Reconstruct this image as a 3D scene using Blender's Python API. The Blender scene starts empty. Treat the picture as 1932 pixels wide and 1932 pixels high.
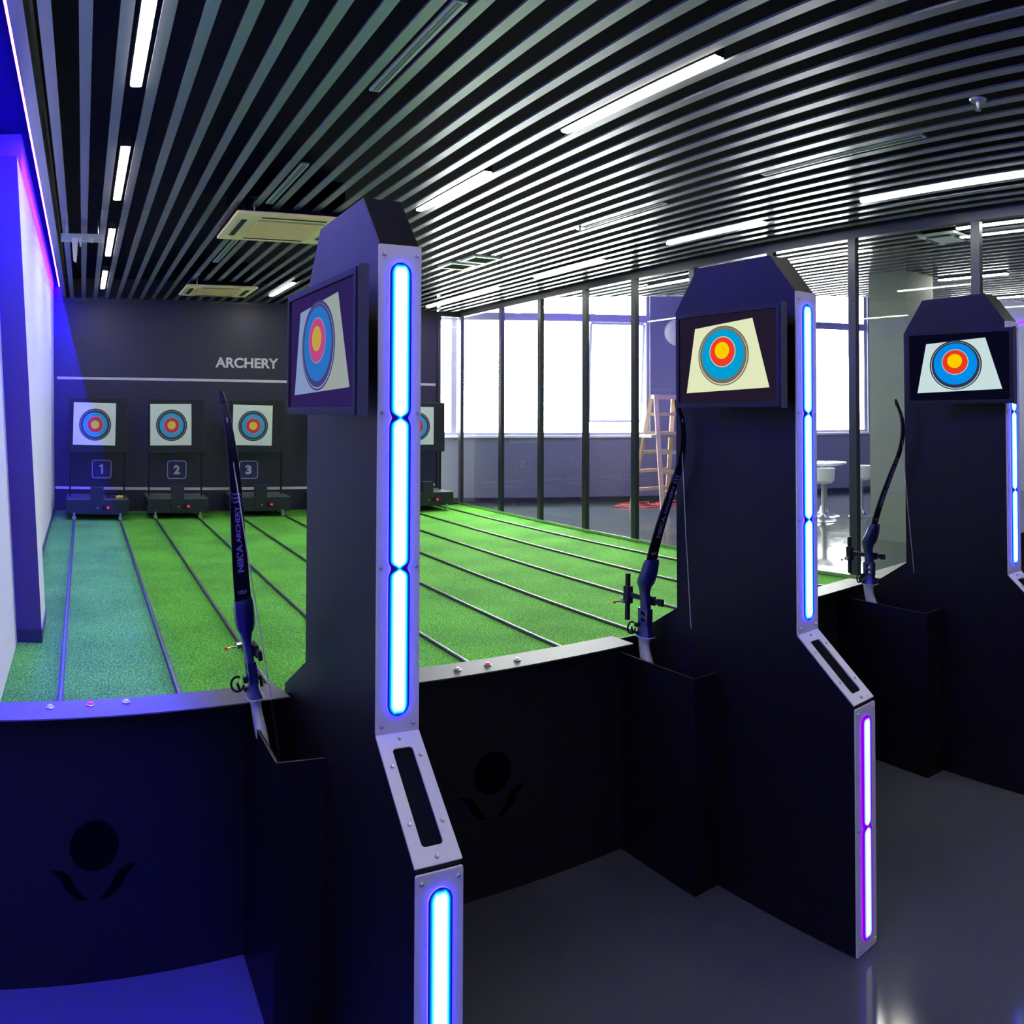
import bpy, bmesh, math, random
from mathutils import Matrix, Vector

S = bpy.context.scene
COL = S.collection
random.seed(7)

# ------------------------------------------------------------------ camera
# the photograph is a phone panorama: straight slats bend, uprights stay upright -> cylindrical lens
F, CY = 1550.0, 740.875
cd = bpy.data.cameras.new('camera')
cam = bpy.data.objects.new('camera', cd)
COL.objects.link(cam)
CM = Matrix(((0.8666374, -0.015039, -0.498712), (-0.49893, -0.019958, -0.866413), (0.003077, 0.999688, -0.0248)))
cam.matrix_world = Matrix.Translation((0, 0, 1.6)) @ CM.to_4x4()
cd.type = 'PANO'
cd.panorama_type = 'CENTRAL_CYLINDRICAL'
cd.central_cylindrical_range_u_min = -966 / F
cd.central_cylindrical_range_u_max = 966 / F
cd.central_cylindrical_range_v_min = -(1932 - CY) / F
cd.central_cylindrical_range_v_max = CY / F
cd.central_cylindrical_radius = 1.0
S.camera = cam

# ------------------------------------------------------------------ world (overcast daylight), exposure
W = bpy.data.worlds.new('daylight')
S.world = W
W.use_nodes = True
bg = W.node_tree.nodes['Background']
bg.inputs[0].default_value = (1.0, 0.985, 0.94, 1)
bg.inputs[1].default_value = 36.0
S.view_settings.view_transform = 'Standard'
S.view_settings.look = 'None'
S.view_settings.gamma = 1.0
S.view_settings.exposure = 0.0
S.view_settings.use_curve_mapping = False
LAMP = 66.0          # ceiling linear lamps
STRIP = 4200.0        # blue LED strip in the cove

ZC = 3.35            # underside of the slat ceiling
YW = 12.9            # far wall
XL = -0.42           # left wall
XG = 6.38            # glass wall
YB = -3.4            # wall behind the camera
XR = 15.0

# facade (diagonal outer wall of the next hall): origin and direction
FA = Vector((6.38, 13.2, 0)); FB = Vector((14.0, 9.6, 0))
FT = (FB - FA).normalized(); FN = Vector((-FT.y, FT.x, 0))   # FN points outdoors

def area_portal():
    ld = bpy.data.lights.new('window_portal', 'AREA')
    ld.shape = 'RECTANGLE'; ld.size = 9.0; ld.size_y = 3.1
    ld.cycles.is_portal = True
    o = bpy.data.objects.new('window_portal', ld); COL.objects.link(o)
    c = FA + FT * 4.2 + FN * 0.30 + Vector((0, 0, 2.7))
    z = FN.copy()                      # light shines along -z, i.e. indoors
    x = FT.copy(); y = z.cross(x)
    o.matrix_world = Matrix((( x.x, y.x, z.x, c.x), (x.y, y.y, z.y, c.y), (x.z, y.z, z.z, c.z), (0, 0, 0, 1)))
area_portal()

# ------------------------------------------------------------------ materials
def srgb(r, g, b):
    f = lambda c: (c / 255 / 12.92) if c <= 10 else ((c / 255 + 0.055) / 1.055) ** 2.4
    return (f(r), f(g), f(b), 1)

def mat(name, col, rough=0.5, metal=0.0, spec=0.5, emit=None, es=0.0, coat=0.0, bump=None, vary=None):
    m = bpy.data.materials.new(name); m.use_nodes = True
    nt = m.node_tree; p = nt.nodes['Principled BSDF']
    if len(col) == 3: col = (*col, 1)
    p.inputs['Base Color'].default_value = col
    p.inputs['Roughness'].default_value = rough
    p.inputs['Metallic'].default_value = metal
    p.inputs['Specular IOR Level'].default_value = spec
    p.inputs['Coat Weight'].default_value = coat
    if emit:
        p.inputs['Emission Color'].default_value = (*emit[:3], 1)
        p.inputs['Emission Strength'].default_value = es
    tc = nt.nodes.new('ShaderNodeTexCoord')
    if vary:                       # (scale, amount)
        n = nt.nodes.new('ShaderNodeTexNoise'); n.inputs['Scale'].default_value = vary[0]; n.inputs['Detail'].default_value = 6
        nt.links.new(tc.outputs['Object'], n.inputs['Vector'])
        r = nt.nodes.new('ShaderNodeMapRange')
        r.inputs[1].default_value = 0.1; r.inputs[2].default_value = 0.9
        r.inputs[3].default_value = 1 - vary[1]; r.inputs[4].default_value = 1 + vary[1]
        nt.links.new(n.outputs['Fac'], r.inputs[0])
        x = nt.nodes.new('ShaderNodeVectorMath'); x.operation = 'SCALE'
        x.inputs[0].default_value = col[:3]
        nt.links.new(r.outputs[0], x.inputs['Scale'])
        nt.links.new(x.outputs[0], p.inputs['Base Color'])
    if bump:                       # (scale, strength, distance)
        n = nt.nodes.new('ShaderNodeTexNoise'); n.inputs['Scale'].default_value = bump[0]; n.inputs['Detail'].default_value = 5
        nt.links.new(tc.outputs['Object'], n.inputs['Vector'])
        b = nt.nodes.new('ShaderNodeBump'); b.inputs['Strength'].default_value = bump[1]; b.inputs['Distance'].default_value = bump[2]
        nt.links.new(n.outputs['Fac'], b.inputs['Height'])
        nt.links.new(b.outputs[0], p.inputs['Normal'])
    return m

def emat(name, col, s):
    m = bpy.data.materials.new(name); m.use_nodes = True
    nt = m.node_tree; nt.nodes.clear()
    e = nt.nodes.new('ShaderNodeEmission'); e.inputs[0].default_value = (*col[:3], 1); e.inputs[1].default_value = s
    o = nt.nodes.new('ShaderNodeOutputMaterial'); nt.links.new(e.outputs[0], o.inputs[0])
    return m

def glass(name, tint, ior=1.5, rough=0.0):
    m = bpy.data.materials.new(name); m.use_nodes = True
    nt = m.node_tree; nt.nodes.clear()
    t = nt.nodes.new('ShaderNodeBsdfTransparent'); t.inputs[0].default_value = (*tint, 1)
    g = nt.nodes.new('ShaderNodeBsdfGlossy'); g.inputs['Roughness'].default_value = rough
    f = nt.nodes.new('ShaderNodeFresnel'); f.inputs[0].default_value = ior
    x = nt.nodes.new('ShaderNodeMixShader'); o = nt.nodes.new('ShaderNodeOutputMaterial')
    ge = nt.nodes.new('ShaderNodeNewGeometry')          # outer faces reflect, inner ones pass (no total reflection in the sheet)
    mu = nt.nodes.new('ShaderNodeMath'); mu.operation = 'SUBTRACT'; mu.use_clamp = True
    nt.links.new(f.outputs[0], mu.inputs[0]); nt.links.new(ge.outputs['Backfacing'], mu.inputs[1])
    nt.links.new(mu.outputs[0], x.inputs[0]); nt.links.new(t.outputs[0], x.inputs[1]); nt.links.new(g.outputs[0], x.inputs[2])
    nt.links.new(x.outputs[0], o.inputs[0])
    return m

def ramp_mat(name, stops, strength):
    """emission of a back-lit diffuser, bright in the middle; 'd' = 0 at its middle line, 1 at its rim"""
    m = bpy.data.materials.new(name); m.use_nodes = True
    nt = m.node_tree; nt.nodes.clear()
    a = nt.nodes.new('ShaderNodeAttribute'); a.attribute_name = 'd'
    r = nt.nodes.new('ShaderNodeValToRGB')
    el = r.color_ramp.elements
    el[0].position, el[0].color = stops[0][0], (*stops[0][1], 1)
    el[1].position, el[1].color = stops[-1][0], (*stops[-1][1], 1)
    for p, c in stops[1:-1]:
        e = el.new(p); e.color = (*c, 1)
    e = nt.nodes.new('ShaderNodeEmission'); e.inputs[1].default_value = strength
    o = nt.nodes.new('ShaderNodeOutputMaterial')
    nt.links.new(a.outputs['Fac'], r.inputs[0]); nt.links.new(r.outputs[0], e.inputs[0]); nt.links.new(e.outputs[0], o.inputs[0])
    return m

def turf_mat():
    m = mat('turf', (0.05, 0.33, 0.04), rough=0.9, spec=0.12)
    nt = m.node_tree; p = nt.nodes['Principled BSDF']; tc = nt.nodes.new('ShaderNodeTexCoord')
    n1 = nt.nodes.new('ShaderNodeTexNoise'); n1.inputs['Scale'].default_value = 95; n1.inputs['Detail'].default_value = 3
    n2 = nt.nodes.new('ShaderNodeTexNoise'); n2.inputs['Scale'].default_value = 1.3; n2.inputs['Detail'].default_value = 3
    for n in (n1, n2): nt.links.new(tc.outputs['Object'], n.inputs['Vector'])
    cr = nt.nodes.new('ShaderNodeValToRGB'); e = cr.color_ramp.elements
    e[0].position, e[0].color = 0.36, (0.024, 0.15, 0.008, 1)
    e[1].position, e[1].color = 0.66, (0.22, 0.58, 0.08, 1)
    k = e.new(0.52); k.color = (0.080, 0.36, 0.024, 1)
    mr = nt.nodes.new('ShaderNodeMapRange'); mr.inputs[1].default_value = 0.35; mr.inputs[2].default_value = 0.65
    mr.inputs[3].default_value = 0.82; mr.inputs[4].default_value = 1.18
    sc = nt.nodes.new('ShaderNodeVectorMath'); sc.operation = 'SCALE'
    nt.links.new(n1.outputs['Fac'], cr.inputs[0]); nt.links.new(n2.outputs['Fac'], mr.inputs[0])
    nt.links.new(cr.outputs[0], sc.inputs[0]); nt.links.new(mr.outputs[0], sc.inputs['Scale'])
    nt.links.new(sc.outputs[0], p.inputs['Base Color'])
    b = nt.nodes.new('ShaderNodeBump'); b.inputs['Strength'].default_value = 0.7; b.inputs['Distance'].default_value = 0.012
    nt.links.new(n1.outputs['Fac'], b.inputs['Height']); nt.links.new(b.outputs[0], p.inputs['Normal'])
    return m

def floor_mat():
    m = mat('polished_floor', (0.060, 0.063, 0.084), rough=0.3, spec=0.5, vary=(0.8, 0.06), bump=(14, 0.03, 0.001))
    nt = m.node_tree; p = nt.nodes['Principled BSDF']; tc = nt.nodes.new('ShaderNodeTexCoord')
    n = nt.nodes.new('ShaderNodeTexNoise'); n.inputs['Scale'].default_value = 5
    mr = nt.nodes.new('ShaderNodeMapRange'); mr.inputs[1].default_value = 0.1; mr.inputs[2].default_value = 0.9
    mr.inputs[3].default_value = 0.06; mr.inputs[4].default_value = 0.15
    nt.links.new(tc.outputs['Object'], n.inputs['Vector']); nt.links.new(n.outputs['Fac'], mr.inputs[0]); nt.links.new(mr.outputs[0], p.inputs['Roughness'])
    return m

M = dict(
    black=mat('black_board', (0.0045, 0.004, 0.005), rough=0.46, spec=0.17, bump=(260, 0.05, 0.001)),
    blackm=mat('black_matte', (0.007, 0.007, 0.008), rough=0.6, spec=0.25),
    mtrim=mat('monitor_trim', (0.045, 0.05, 0.052), rough=0.6, spec=0.3),
    discm=mat('disc_shade', (0.72, 0.72, 0.52), rough=0.4),
    cpanel=mat('counter_panel', (0.0068, 0.0065, 0.0075), rough=0.42, spec=0.24),
    slotblk=mat('slot_black', (0.002, 0.002, 0.003), rough=0.9, spec=0.1),
    darkm=mat('dark_metal', (0.022, 0.024, 0.03), rough=0.4, metal=0.3),
    frame=mat('dark_aluminium', (0.045, 0.046, 0.052), rough=0.35, metal=0.5),
    steel=mat('steel', (0.55, 0.55, 0.57), rough=0.28, metal=1.0),
    rail=mat('rail_steel', (0.30, 0.30, 0.33), rough=0.3, metal=0.9),
    railb=mat('rail_base', (0.03, 0.03, 0.035), rough=0.5, metal=0.4),
    plate=mat('white_plate', (0.52, 0.50, 0.60), rough=0.42, spec=0.5),
    ledge=mat('ledge_metal', (0.10, 0.10, 0.105), rough=0.5, metal=0.25, spec=0.3),
    wallw=mat('white_plaster', (0.42, 0.43, 0.47), rough=0.75, vary=(1.5, 0.05)),
    walld=mat('charcoal_wall', (0.017, 0.015, 0.032), rough=0.45, spec=0.5, vary=(1.0, 0.15)),
    wallg=mat('grey_wall', (0.17, 0.18, 0.225), rough=0.6, vary=(1.2, 0.1)),
    pier=mat('pier_front_paint', (0.05, 0.03, 0.06), rough=0.6),
    concrete=mat('concrete_column', (0.20, 0.22, 0.20), rough=0.75, vary=(3, 0.12)),
    void=mat('ceiling_void', (0.003, 0.003, 0.006), rough=0.95, spec=0.08),
    slat=mat('slat_metal', (0.30, 0.28, 0.34), rough=0.27, metal=0.5, spec=0.6),
    slatside=mat('slat_side', (0.05, 0.05, 0.07), rough=0.5, metal=0.2),
    turf=turf_mat(), floor=floor_mat(),
    white=mat('white_paint', (0.78, 0.78, 0.80), rough=0.4),
    whitegl=mat('white_gloss', (0.85, 0.86, 0.88), rough=0.12, coat=0.5),
    stripe=mat('white_stripe', (0.55, 0.55, 0.60), rough=0.5),
    winframe=mat('window_frame', (0.30, 0.30, 0.42), rough=0.4, metal=0.2),
    cream=mat('cream_plastic', (0.95, 0.68, 0.36), rough=0.45),
    creamd=mat('cream_grille', (0.78, 0.48, 0.22), rough=0.6),
    foam=mat('black_foam', (0.012, 0.014, 0.017), rough=0.9, bump=(120, 0.3, 0.004)),
    paper=mat('paper', (0.66, 0.70, 0.68), rough=0.8),
    t_black=mat('target_black', (0.035, 0.035, 0.05), rough=0.75),
    t_blue=mat('target_blue', (0.02, 0.33, 0.62), rough=0.75),
    t_red=mat('target_red', (0.62, 0.03, 0.05), rough=0.75),
    t_yel=mat('target_yellow', (0.75, 0.55, 0.03), rough=0.75),
    t_line=mat('target_line', (0.45, 0.45, 0.5), rough=0.75),
    badge=mat('badge_blue', (0.02, 0.016, 0.13), rough=0.45),
    riser=mat('riser_blue', (0.012, 0.016, 0.105), rough=0.3, metal=0.35, coat=0.4),
    limb=mat('limb_black', (0.004, 0.004, 0.006), rough=0.55, spec=0.2),
    grip=mat('grip_grey', (0.50, 0.50, 0.54), rough=0.4),
    txt=mat('limb_print', (0.30, 0.24, 0.75), rough=0.5),
    brass=mat('brass', (0.75, 0.42, 0.12), rough=0.25, metal=1.0),
    orange=mat('orange_plastic', (0.80, 0.13, 0.02), rough=0.4),
    yellow=mat('yellow_plastic', (0.75, 0.6, 0.05), rough=0.4),
    red=mat('red_button', (0.75, 0.03, 0.04), rough=0.3, emit=(1, 0.05, 0.05), es=0.25),
    wood=mat('ladder_wood', (0.58, 0.42, 0.26), rough=0.6, vary=(9, 0.12)),
    string=mat('bow_string', (0.36, 0.36, 0.40), rough=0.5),
    emblem=mat('emblem_black', (0.001, 0.001, 0.0015), rough=1.0, spec=0.02),
    cable=mat('red_cable', (0.6, 0.02, 0.05), rough=0.5),
    tape=mat('white_tape', (0.7, 0.7, 0.72), rough=0.6),
    pane=glass('pane_glass', (0.93, 0.96, 0.95), 1.5),
    wpane=glass('window_glass', (0.98, 0.99, 0.99), 1.35),
    lamp=emat('lamp_white', (1.0, 1.0, 0.88), LAMP),
    lampoff=mat('diffuser_off', (0.40, 0.42, 0.40), rough=0.35),
    led=emat('led_blue', (0.013, 0.001, 1.0), STRIP),
    dif=ramp_mat('light_diffuser', [(0.0, (0.92, 1, 0.97)), (0.42, (0.62, 0.95, 0.92)), (0.57, (0.10, 0.62, 0.72)), (0.71, (0.0, 0.26, 0.62)), (0.82, (0.0, 0.04, 0.34)), (0.92, (0.0, 0.0, 0.08)), (1.0, (0.01, 0.0, 0.12))], 2.6),
    difv=ramp_mat('light_diffuser_violet', [(0.0, (0.85, 0.97, 1)), (0.40, (0.62, 0.88, 1)), (0.56, (0.36, 0.46, 0.9)), (0.66, (0.17, 0.0, 0.62)), (1.0, (0.15, 0.0, 0.55))], 1.25),
    rim=emat('halo_rim', (0.012, 0.008, 1.0), 36.0),  # glowing side wall, added to throw a blue halo on the plate
    rimv=emat('halo_rim_violet', (0.20, 0.0, 1.0), 3.0),  # same added halo wall for the violet light
)
SCR = [  # display colours: background, sheet, black ring, blue, red, yellow
    [emat('display_%d_%d' % (i, j), srgb(*c), 1.0) for j, c in enumerate(cs)] for i, cs in enumerate((
        [(44, 32, 86), (128, 148, 190), (66, 62, 118), (40, 112, 190), (186, 70, 128), (188, 158, 74), (150, 160, 158)],
        [(34, 26, 44), (226, 232, 190), (112, 108, 96), (0, 158, 212), (236, 62, 44), (252, 206, 0)],
        [(8, 8, 28), (200, 222, 222), (44, 52, 76), (0, 140, 232), (232, 60, 30), (252, 206, 0)]))]

# ------------------------------------------------------------------ mesh builder
class MB:
    def __init__(s): s.v = []; s.f = []; s.m = []; s.mi = 0
    def add(s, vs, fs):
        b = len(s.v); s.v += [tuple(v) for v in vs]
        for f in fs: s.f.append([b + i for i in f]); s.m.append(s.mi)
        return s
    def box(s, x0, x1, y0, y1, z0, z1):
        return s.add([(x0,y0,z0),(x1,y0,z0),(x1,y1,z0),(x0,y1,z0),(x0,y0,z1),(x1,y0,z1),(x1,y1,z1),(x0,y1,z1)],
                     [(0,3,2,1),(4,5,6,7),(0,1,5,4),(1,2,6,5),(2,3,7,6),(3,0,4,7)])
    def prism(s, prof, a, b, axis=0):
        """profile extruded along an axis (0: profile is (y,z), 1: (x,z), 2: (x,y))"""
        def P(p, t):
            return (t, p[0], p[1]) if axis == 0 else (p[0], t, p[1]) if axis == 1 else (p[0], p[1], t)
        n = len(prof)
        vs = [P(p, a) for p in prof] + [P(p, b) for p in prof]
        fs = [tuple(range(n)), tuple(range(2*n-1, n-1, -1))] + [(i, i+n, (i+1)%n+n, (i+1)%n) for i in range(n)]
        return s.add(vs, fs)
    def bar(s, p, q, w, h, up=(0, 0, 1)):
        p = Vector(p); q = Vector(q); d = (q - p).normalized(); u = Vector(up)
        if abs(d.dot(u)) > 0.99: u = Vector((1, 0, 0))
        r = d.cross(u).normalized() * w / 2; u = r.cross(d).normalized() * h / 2
        vs = [e + a * r + b * u for e in (p, q) for a, b in ((-1,-1),(1,-1),(1,1),(-1,1))]
        return s.add(vs, [(0,3,2,1),(4,5,6,7),(0,1,5,4),(1,2,6,5),(2,3,7,6),(3,0,4,7)])
    def tube(s, pts, r, n=8, closed=False):
        pts = [Vector(p) for p in pts]; m = len(pts); rs = r if isinstance(r, (list, tuple)) else [r] * m
        vs = []; prev = None
        for i, p in enumerate(pts):
            a = pts[(i-1) % m] if closed else pts[max(i-1, 0)]; b = pts[(i+1) % m] if closed else pts[min(i+1, m-1)]
            d = (b - a).normalized()
            if prev is None:
                u = Vector((0,0,1)) if abs(d.z) < 0.9 else Vector((1,0,0)); u = (u - d * u.dot(d)).normalized()
            else: u = (prev - d * prev.dot(d)).normalized()
            prev = u; w = d.cross(u)
            vs += [p + rs[i] * (math.cos(2*math.pi*k/n) * u + math.sin(2*math.pi*k/n) * w) for k in range(n)]
        fs = []
        for i in range(m if closed else m - 1):
            j = (i + 1) % m
            fs += [(i*n+k, i*n+(k+1)%n, j*n+(k+1)%n, j*n+k) for k in range(n)]
        if not closed: fs += [tuple(range(n-1, -1, -1)), tuple((m-1)*n + k for k in range(n))]
        return s.add(vs, fs)
    def lathe(s, prof, c=(0,0,0), n=32, mat4=None):
        """(radius, height) profile turned about z; mat4 turns it elsewhere"""
        vs = []; fs = []; m = len(prof)
        for r, h in prof:
            for k in range(n):
                t = 2*math.pi*k/n; v = Vector((r*math.cos(t), r*math.sin(t), h))
                if mat4: v = mat4 @ v
                vs.append(v + Vector(c))
        for i in range(m-1): fs += [(i*n+k, i*n+(k+1)%n, (i+1)*n+(k+1)%n, (i+1)*n+k) for k in range(n)]
        if prof[0][0] > 1e-6: fs.append(tuple(range(n-1, -1, -1)))
        if prof[-1][0] > 1e-6: fs.append(tuple((m-1)*n+k for k in range(n)))
        return s.add(vs, fs)
    def loft(s, secs):
        """sections of equal point count"""
        n = len(secs[0]); vs = [p for c in secs for p in c]; fs = []
        for i in range(len(secs)-1): fs += [(i*n+k, i*n+(k+1)%n, (i+1)*n+(k+1)%n, (i+1)*n+k) for k in range(n)]
        fs += [tuple(range(n-1, -1, -1)), tuple((len(secs)-1)*n+k for k in range(n))]
        return s.add(vs, fs)
    def disc(s, c, r0, r1, fr, n=48, ry=None):
        """flat ring (r0 may be 0) in the frame fr(u, v) -> point"""
        k = ry or 1.0
        vs = []; fs = []
        if r0 <= 0:
            vs = [fr(c[0] + r1*math.cos(2*math.pi*i/n), c[1] + k*r1*math.sin(2*math.pi*i/n)) for i in range(n)]
            fs = [tuple(range(n))]
        else:
            for r in (r0, r1): vs += [fr(c[0] + r*math.cos(2*math.pi*i/n), c[1] + k*r*math.sin(2*math.pi*i/n)) for i in range(n)]
            fs = [(i, (i+1)%n, n+(i+1)%n, n+i) for i in range(n)]
        return s.add(vs, fs)
    def build(s, name, mats, parent=None, world=False, bevel=0, smooth=False, fixn=True):
        me = bpy.data.meshes.new(name)
        off = Vector((0, 0, 0))
        if world and parent is not None:
            p = parent
            while p is not None: off += Vector(p.location); p = p.parent
        me.from_pydata([tuple(Vector(v) - off) for v in s.v], [], s.f)
        for m in (mats if isinstance(mats, list) else [mats]): me.materials.append(M[m] if isinstance(m, str) else m)
        for p, mi in zip(me.polygons, s.m): p.material_index = mi
        if fixn:
            bm = bmesh.new(); bm.from_mesh(me); bmesh.ops.recalc_face_normals(bm, faces=bm.faces); bm.to_mesh(me); bm.free()
        if smooth:
            for p in me.polygons: p.use_smooth = True
            try: me.set_sharp_from_angle(angle=math.radians(40))
            except Exception: pass
        o = bpy.data.objects.new(name, me); COL.objects.link(o)
        if parent is not None: o.parent = parent
        if bevel:
            b = o.modifiers.new('bevel', 'BEVEL'); b.width = bevel; b.segments = 2; b.limit_method = 'ANGLE'; b.angle_limit = math.radians(35)
        return o

def thing(name, label, cat, loc=(0, 0, 0), rot=(0, 0, 0), group=None):
    o = bpy.data.objects.new(name, None); COL.objects.link(o)
    o.empty_display_size = 0.1
    o.location = loc; o.rotation_euler = rot
    return tag(o, label, cat, group)
def tag(o, label, cat, group=None):
    o['label'] = label; o['category'] = cat
    if group: o['group'] = group
    return o
def struct(o): o['kind'] = 'structure'; return o
def copy_part(src, parent, loc):
    c = src.copy(); COL.objects.link(c); c.parent = parent; c.location = loc; return c

def rrect(w, h, r, n=5, cx=0, cy=0):
    out = []
    for sx, sy, a0 in ((1, 1, 0), (-1, 1, 90), (-1, -1, 180), (1, -1, 270)):
        for i in range(n):
            a = math.radians(a0 + 90*i/(n-1))
            out.append((cx + sx*(w/2-r) + r*math.cos(a), cy + sy*(h/2-r) + r*math.sin(a)))
    return out
def ring_plate(mb, W_, H_, w, h, r, fr, t, n=5, R=0.0015, cx=0, cy=0):
    """plate W_ x H_ with a rounded window w x h; fr(u, v, depth) -> point"""
    o = rrect(W_, H_, R, n); i = rrect(w, h, r, n, cx, cy); k = len(o)
    vs = [fr(u, v, 0) for u, v in o] + [fr(u, v, 0) for u, v in i] + [fr(u, v, t) for u, v in o] + [fr(u, v, t) for u, v in i]
    fs = []
    for a in range(k):
        b = (a+1) % k
        fs += [(a, b, k+b, k+a), (2*k+a, 3*k+a, 3*k+b, 2*k+b), (a, 2*k+a, 2*k+b, b), (k+a, k+b, 3*k+b, 3*k+a)]
    return mb.add(vs, fs)

def text_geo(body, size, bold=0.0, ext=0.0):
    cu = bpy.data.curves.new('t', 'FONT'); cu.body = body; cu.size = size; cu.offset = bold; cu.extrude = ext
    cu.align_x = 'CENTER'; cu.align_y = 'CENTER'; cu.resolution_u = 6
    o = bpy.data.objects.new('t', cu); COL.objects.link(o)
    dg = bpy.context.evaluated_depsgraph_get()
    me = bpy.data.meshes.new_from_object(o.evaluated_get(dg))
    v = [tuple(x.co) for x in me.vertices]; f = [tuple(p.vertices) for p in me.polygons]
    bpy.data.objects.remove(o); bpy.data.curves.remove(cu); bpy.data.meshes.remove(me)
    xs = [p[0] for p in v]; ys = [p[1] for p in v]
    cx, cy = (min(xs)+max(xs))/2, (min(ys)+max(ys))/2
    return [(x-cx, y-cy, z) for x, y, z in v], f, max(xs)-min(xs), max(ys)-min(ys)

# ================================================================== SETTING
struct(MB().box(XL-0.55, XR+0.2, YB-0.2, 14.0, -0.12, 0).build('floor', 'floor'))

# hall ceiling: dark void with hanging slats
ceil_void = struct(MB().box(XL-0.55, XG, YB, YW+0.1, 3.66, 3.76).build('ceiling', 'void'))
sl = MB(); PITCH = 0.1815
X0 = -0.225
k = 0
slat_x = []
while X0 + k*PITCH + 0.062 < XG - 0.05:
    x = X0 + k*PITCH; slat_x.append(x)
    if k != 0 or True: sl.box(x, x+0.062, YB, YW-0.01, ZC, ZC+0.012)
    k += 1
o = sl.build('slats', 'slat', ceil_void)
# border board beside the light cove
MB().box(-0.352, -0.285, YB, YW-0.01, ZC-0.002, ZC+0.31).build('border_board', 'slat', ceil_void)

# next hall ceiling: slats ending before the facade (raised strip at the windows)
def yend(x): return 10.75 - (x - 6.4) * 0.96
ceil2 = MB().prism([(XG, YB), (XR, YB), (XR, 3.0), (12.6, 4.8), (6.5, 10.65), (XG, 10.75)], 3.66, 3.72, 2)
ceil2.prism([(XG-0.05, YB), (XR+0.2, YB), (XR+0.2, 9.9), (13.9, 10.1), (6.3, 13.7), (XG-0.05, 13.7)], 4.35, 4.45, 2)
c2 = struct(ceil2.build('ceiling', 'void'))
sl = MB(); k = 0
while True:
    x = XG + 0.12 + k*PITCH
    if x > 13.5: break
    ye = yend(x)
    sl.box(x, x+0.062, YB, ye, ZC, ZC+0.012); k += 1
sl.build('slats', 'slat', c2)
ed = MB(); ed.bar((6.42, yend(6.42)+0.03, ZC+0.15), (13.5, yend(13.5)+0.03, ZC+0.15), 0.03, 0.30)
ed.build('border_board', 'white', c2)

# walls
wl = MB().prism([(XL, 0), (XL-0.248, 3.55), (XL-0.248, 3.76), (XL-0.55, 3.76), (XL-0.55, 0)], YB-0.2, 6.12, 1)     # near part leans outwards
wl.prism([(XL, 0), (XL-0.07, 3.5), (XL-0.07, 3.76), (XL-0.55, 3.76), (XL-0.55, 0)], 6.12, YW+0.4, 1)
struct(wl.build('wall_left', 'wallw'))
fw = struct(MB().box(XL-0.55, 5.93, YW, YW+0.30, 0, 4.4).build('wall_far', 'walld'))
struct(MB().box(XL-0.55, XR+0.2, YB-0.2, YB, 0, 4.4).build('wall_back', 'wallg'))
struct(MB().box(XR, XR+0.2, YB, 10.2, 0, 4.4).build('wall_right', 'wallg'))
# pier (pilaster) on the left wall, with its skirting
pp = lambda e: [(XL-0.02, 0), (-0.25+e, 0), (-0.25-0.069*3.33+e, 3.33), (XL-0.25, 3.33)]
pl = MB().prism(pp(0), 5.6, 6.15, 1); pl.mi = 1; pl.prism(pp(0.0005), 5.597, 5.6, 1)   # side white, front face dark like the far wall
struct(pl.build('wall_pilaster', ['wallw', 'pier']))
MBb = MB().box(XL, -0.25, 5.59, 6.16, 0, 0.10); struct(MBb.build('baseboard_left', 'walld'))
struct(MB().box(XL, XL+0.012, 6.16, YW, 0, 0.08).build('baseboard_left', 'walld'))
# white stripes on the far wall
struct(MB().box(XL+0.01, 5.9, YW-0.006, YW, 2.065, 2.105).build('trim_1', 'stripe'))
struct(MB().box(XL+0.01, 5.9, YW-0.006, YW, 0.345, 0.385).build('trim_2', 'stripe'))
struct(MB().box(XL+0.01, 5.9, YW-0.015, YW, 3.31, ZC).build('trim_3', 'frame'))

# glass end bay in the plane of the far wall
eb = struct(MB().box(5.93, 5.99, YW-0.03, YW+0.06, 0, ZC).box(5.99, XG, YW-0.03, YW+0.06, 3.27, 4.4).box(5.99, XG, YW-0.02, YW+0.04, 0, 0.035).build('wall_glass_end', 'frame'))
MB().box(5.99, XG-0.03, YW, YW+0.012, 0.035, 3.27).build('glass_pane', 'pane', eb)
# glass wall
gw = MB().box(XG-0.03, XG+0.03, YB, YW, 0, 0.035)
gw.box(XG-0.035, XG+0.035, YB, YW, 3.27, ZC+0.02)
gw.box(XG-0.02, XG+0.02, YB, YW, ZC+0.02, 4.4)
glassw = struct(gw.build('wall_glass', 'frame'))
MB().box(XG-0.036, XG-0.030, YB, YW, 0.015, 0.05).build('floor_channel', 'steel', glassw)
my = [12.86, 11.42, 10.24, 9.09, 8.02, 6.94, 5.73, 4.67, 3.33, 2.2, 1.05, -0.1, -1.25, -2.4, YB+0.03]
for a in my:
    MB().box(XG-0.032, XG+0.032, a-0.045, a+0.045, 0.035, 3.27).build('mullion', 'frame', glassw, bevel=0.003)
for a, b in zip(my[:-1], my[1:]):
    MB().box(XG-0.006, XG+0.006, b+0.045, a-0.045, 0.035, 3.27).build('glass_pane', 'pane', glassw)

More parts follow.
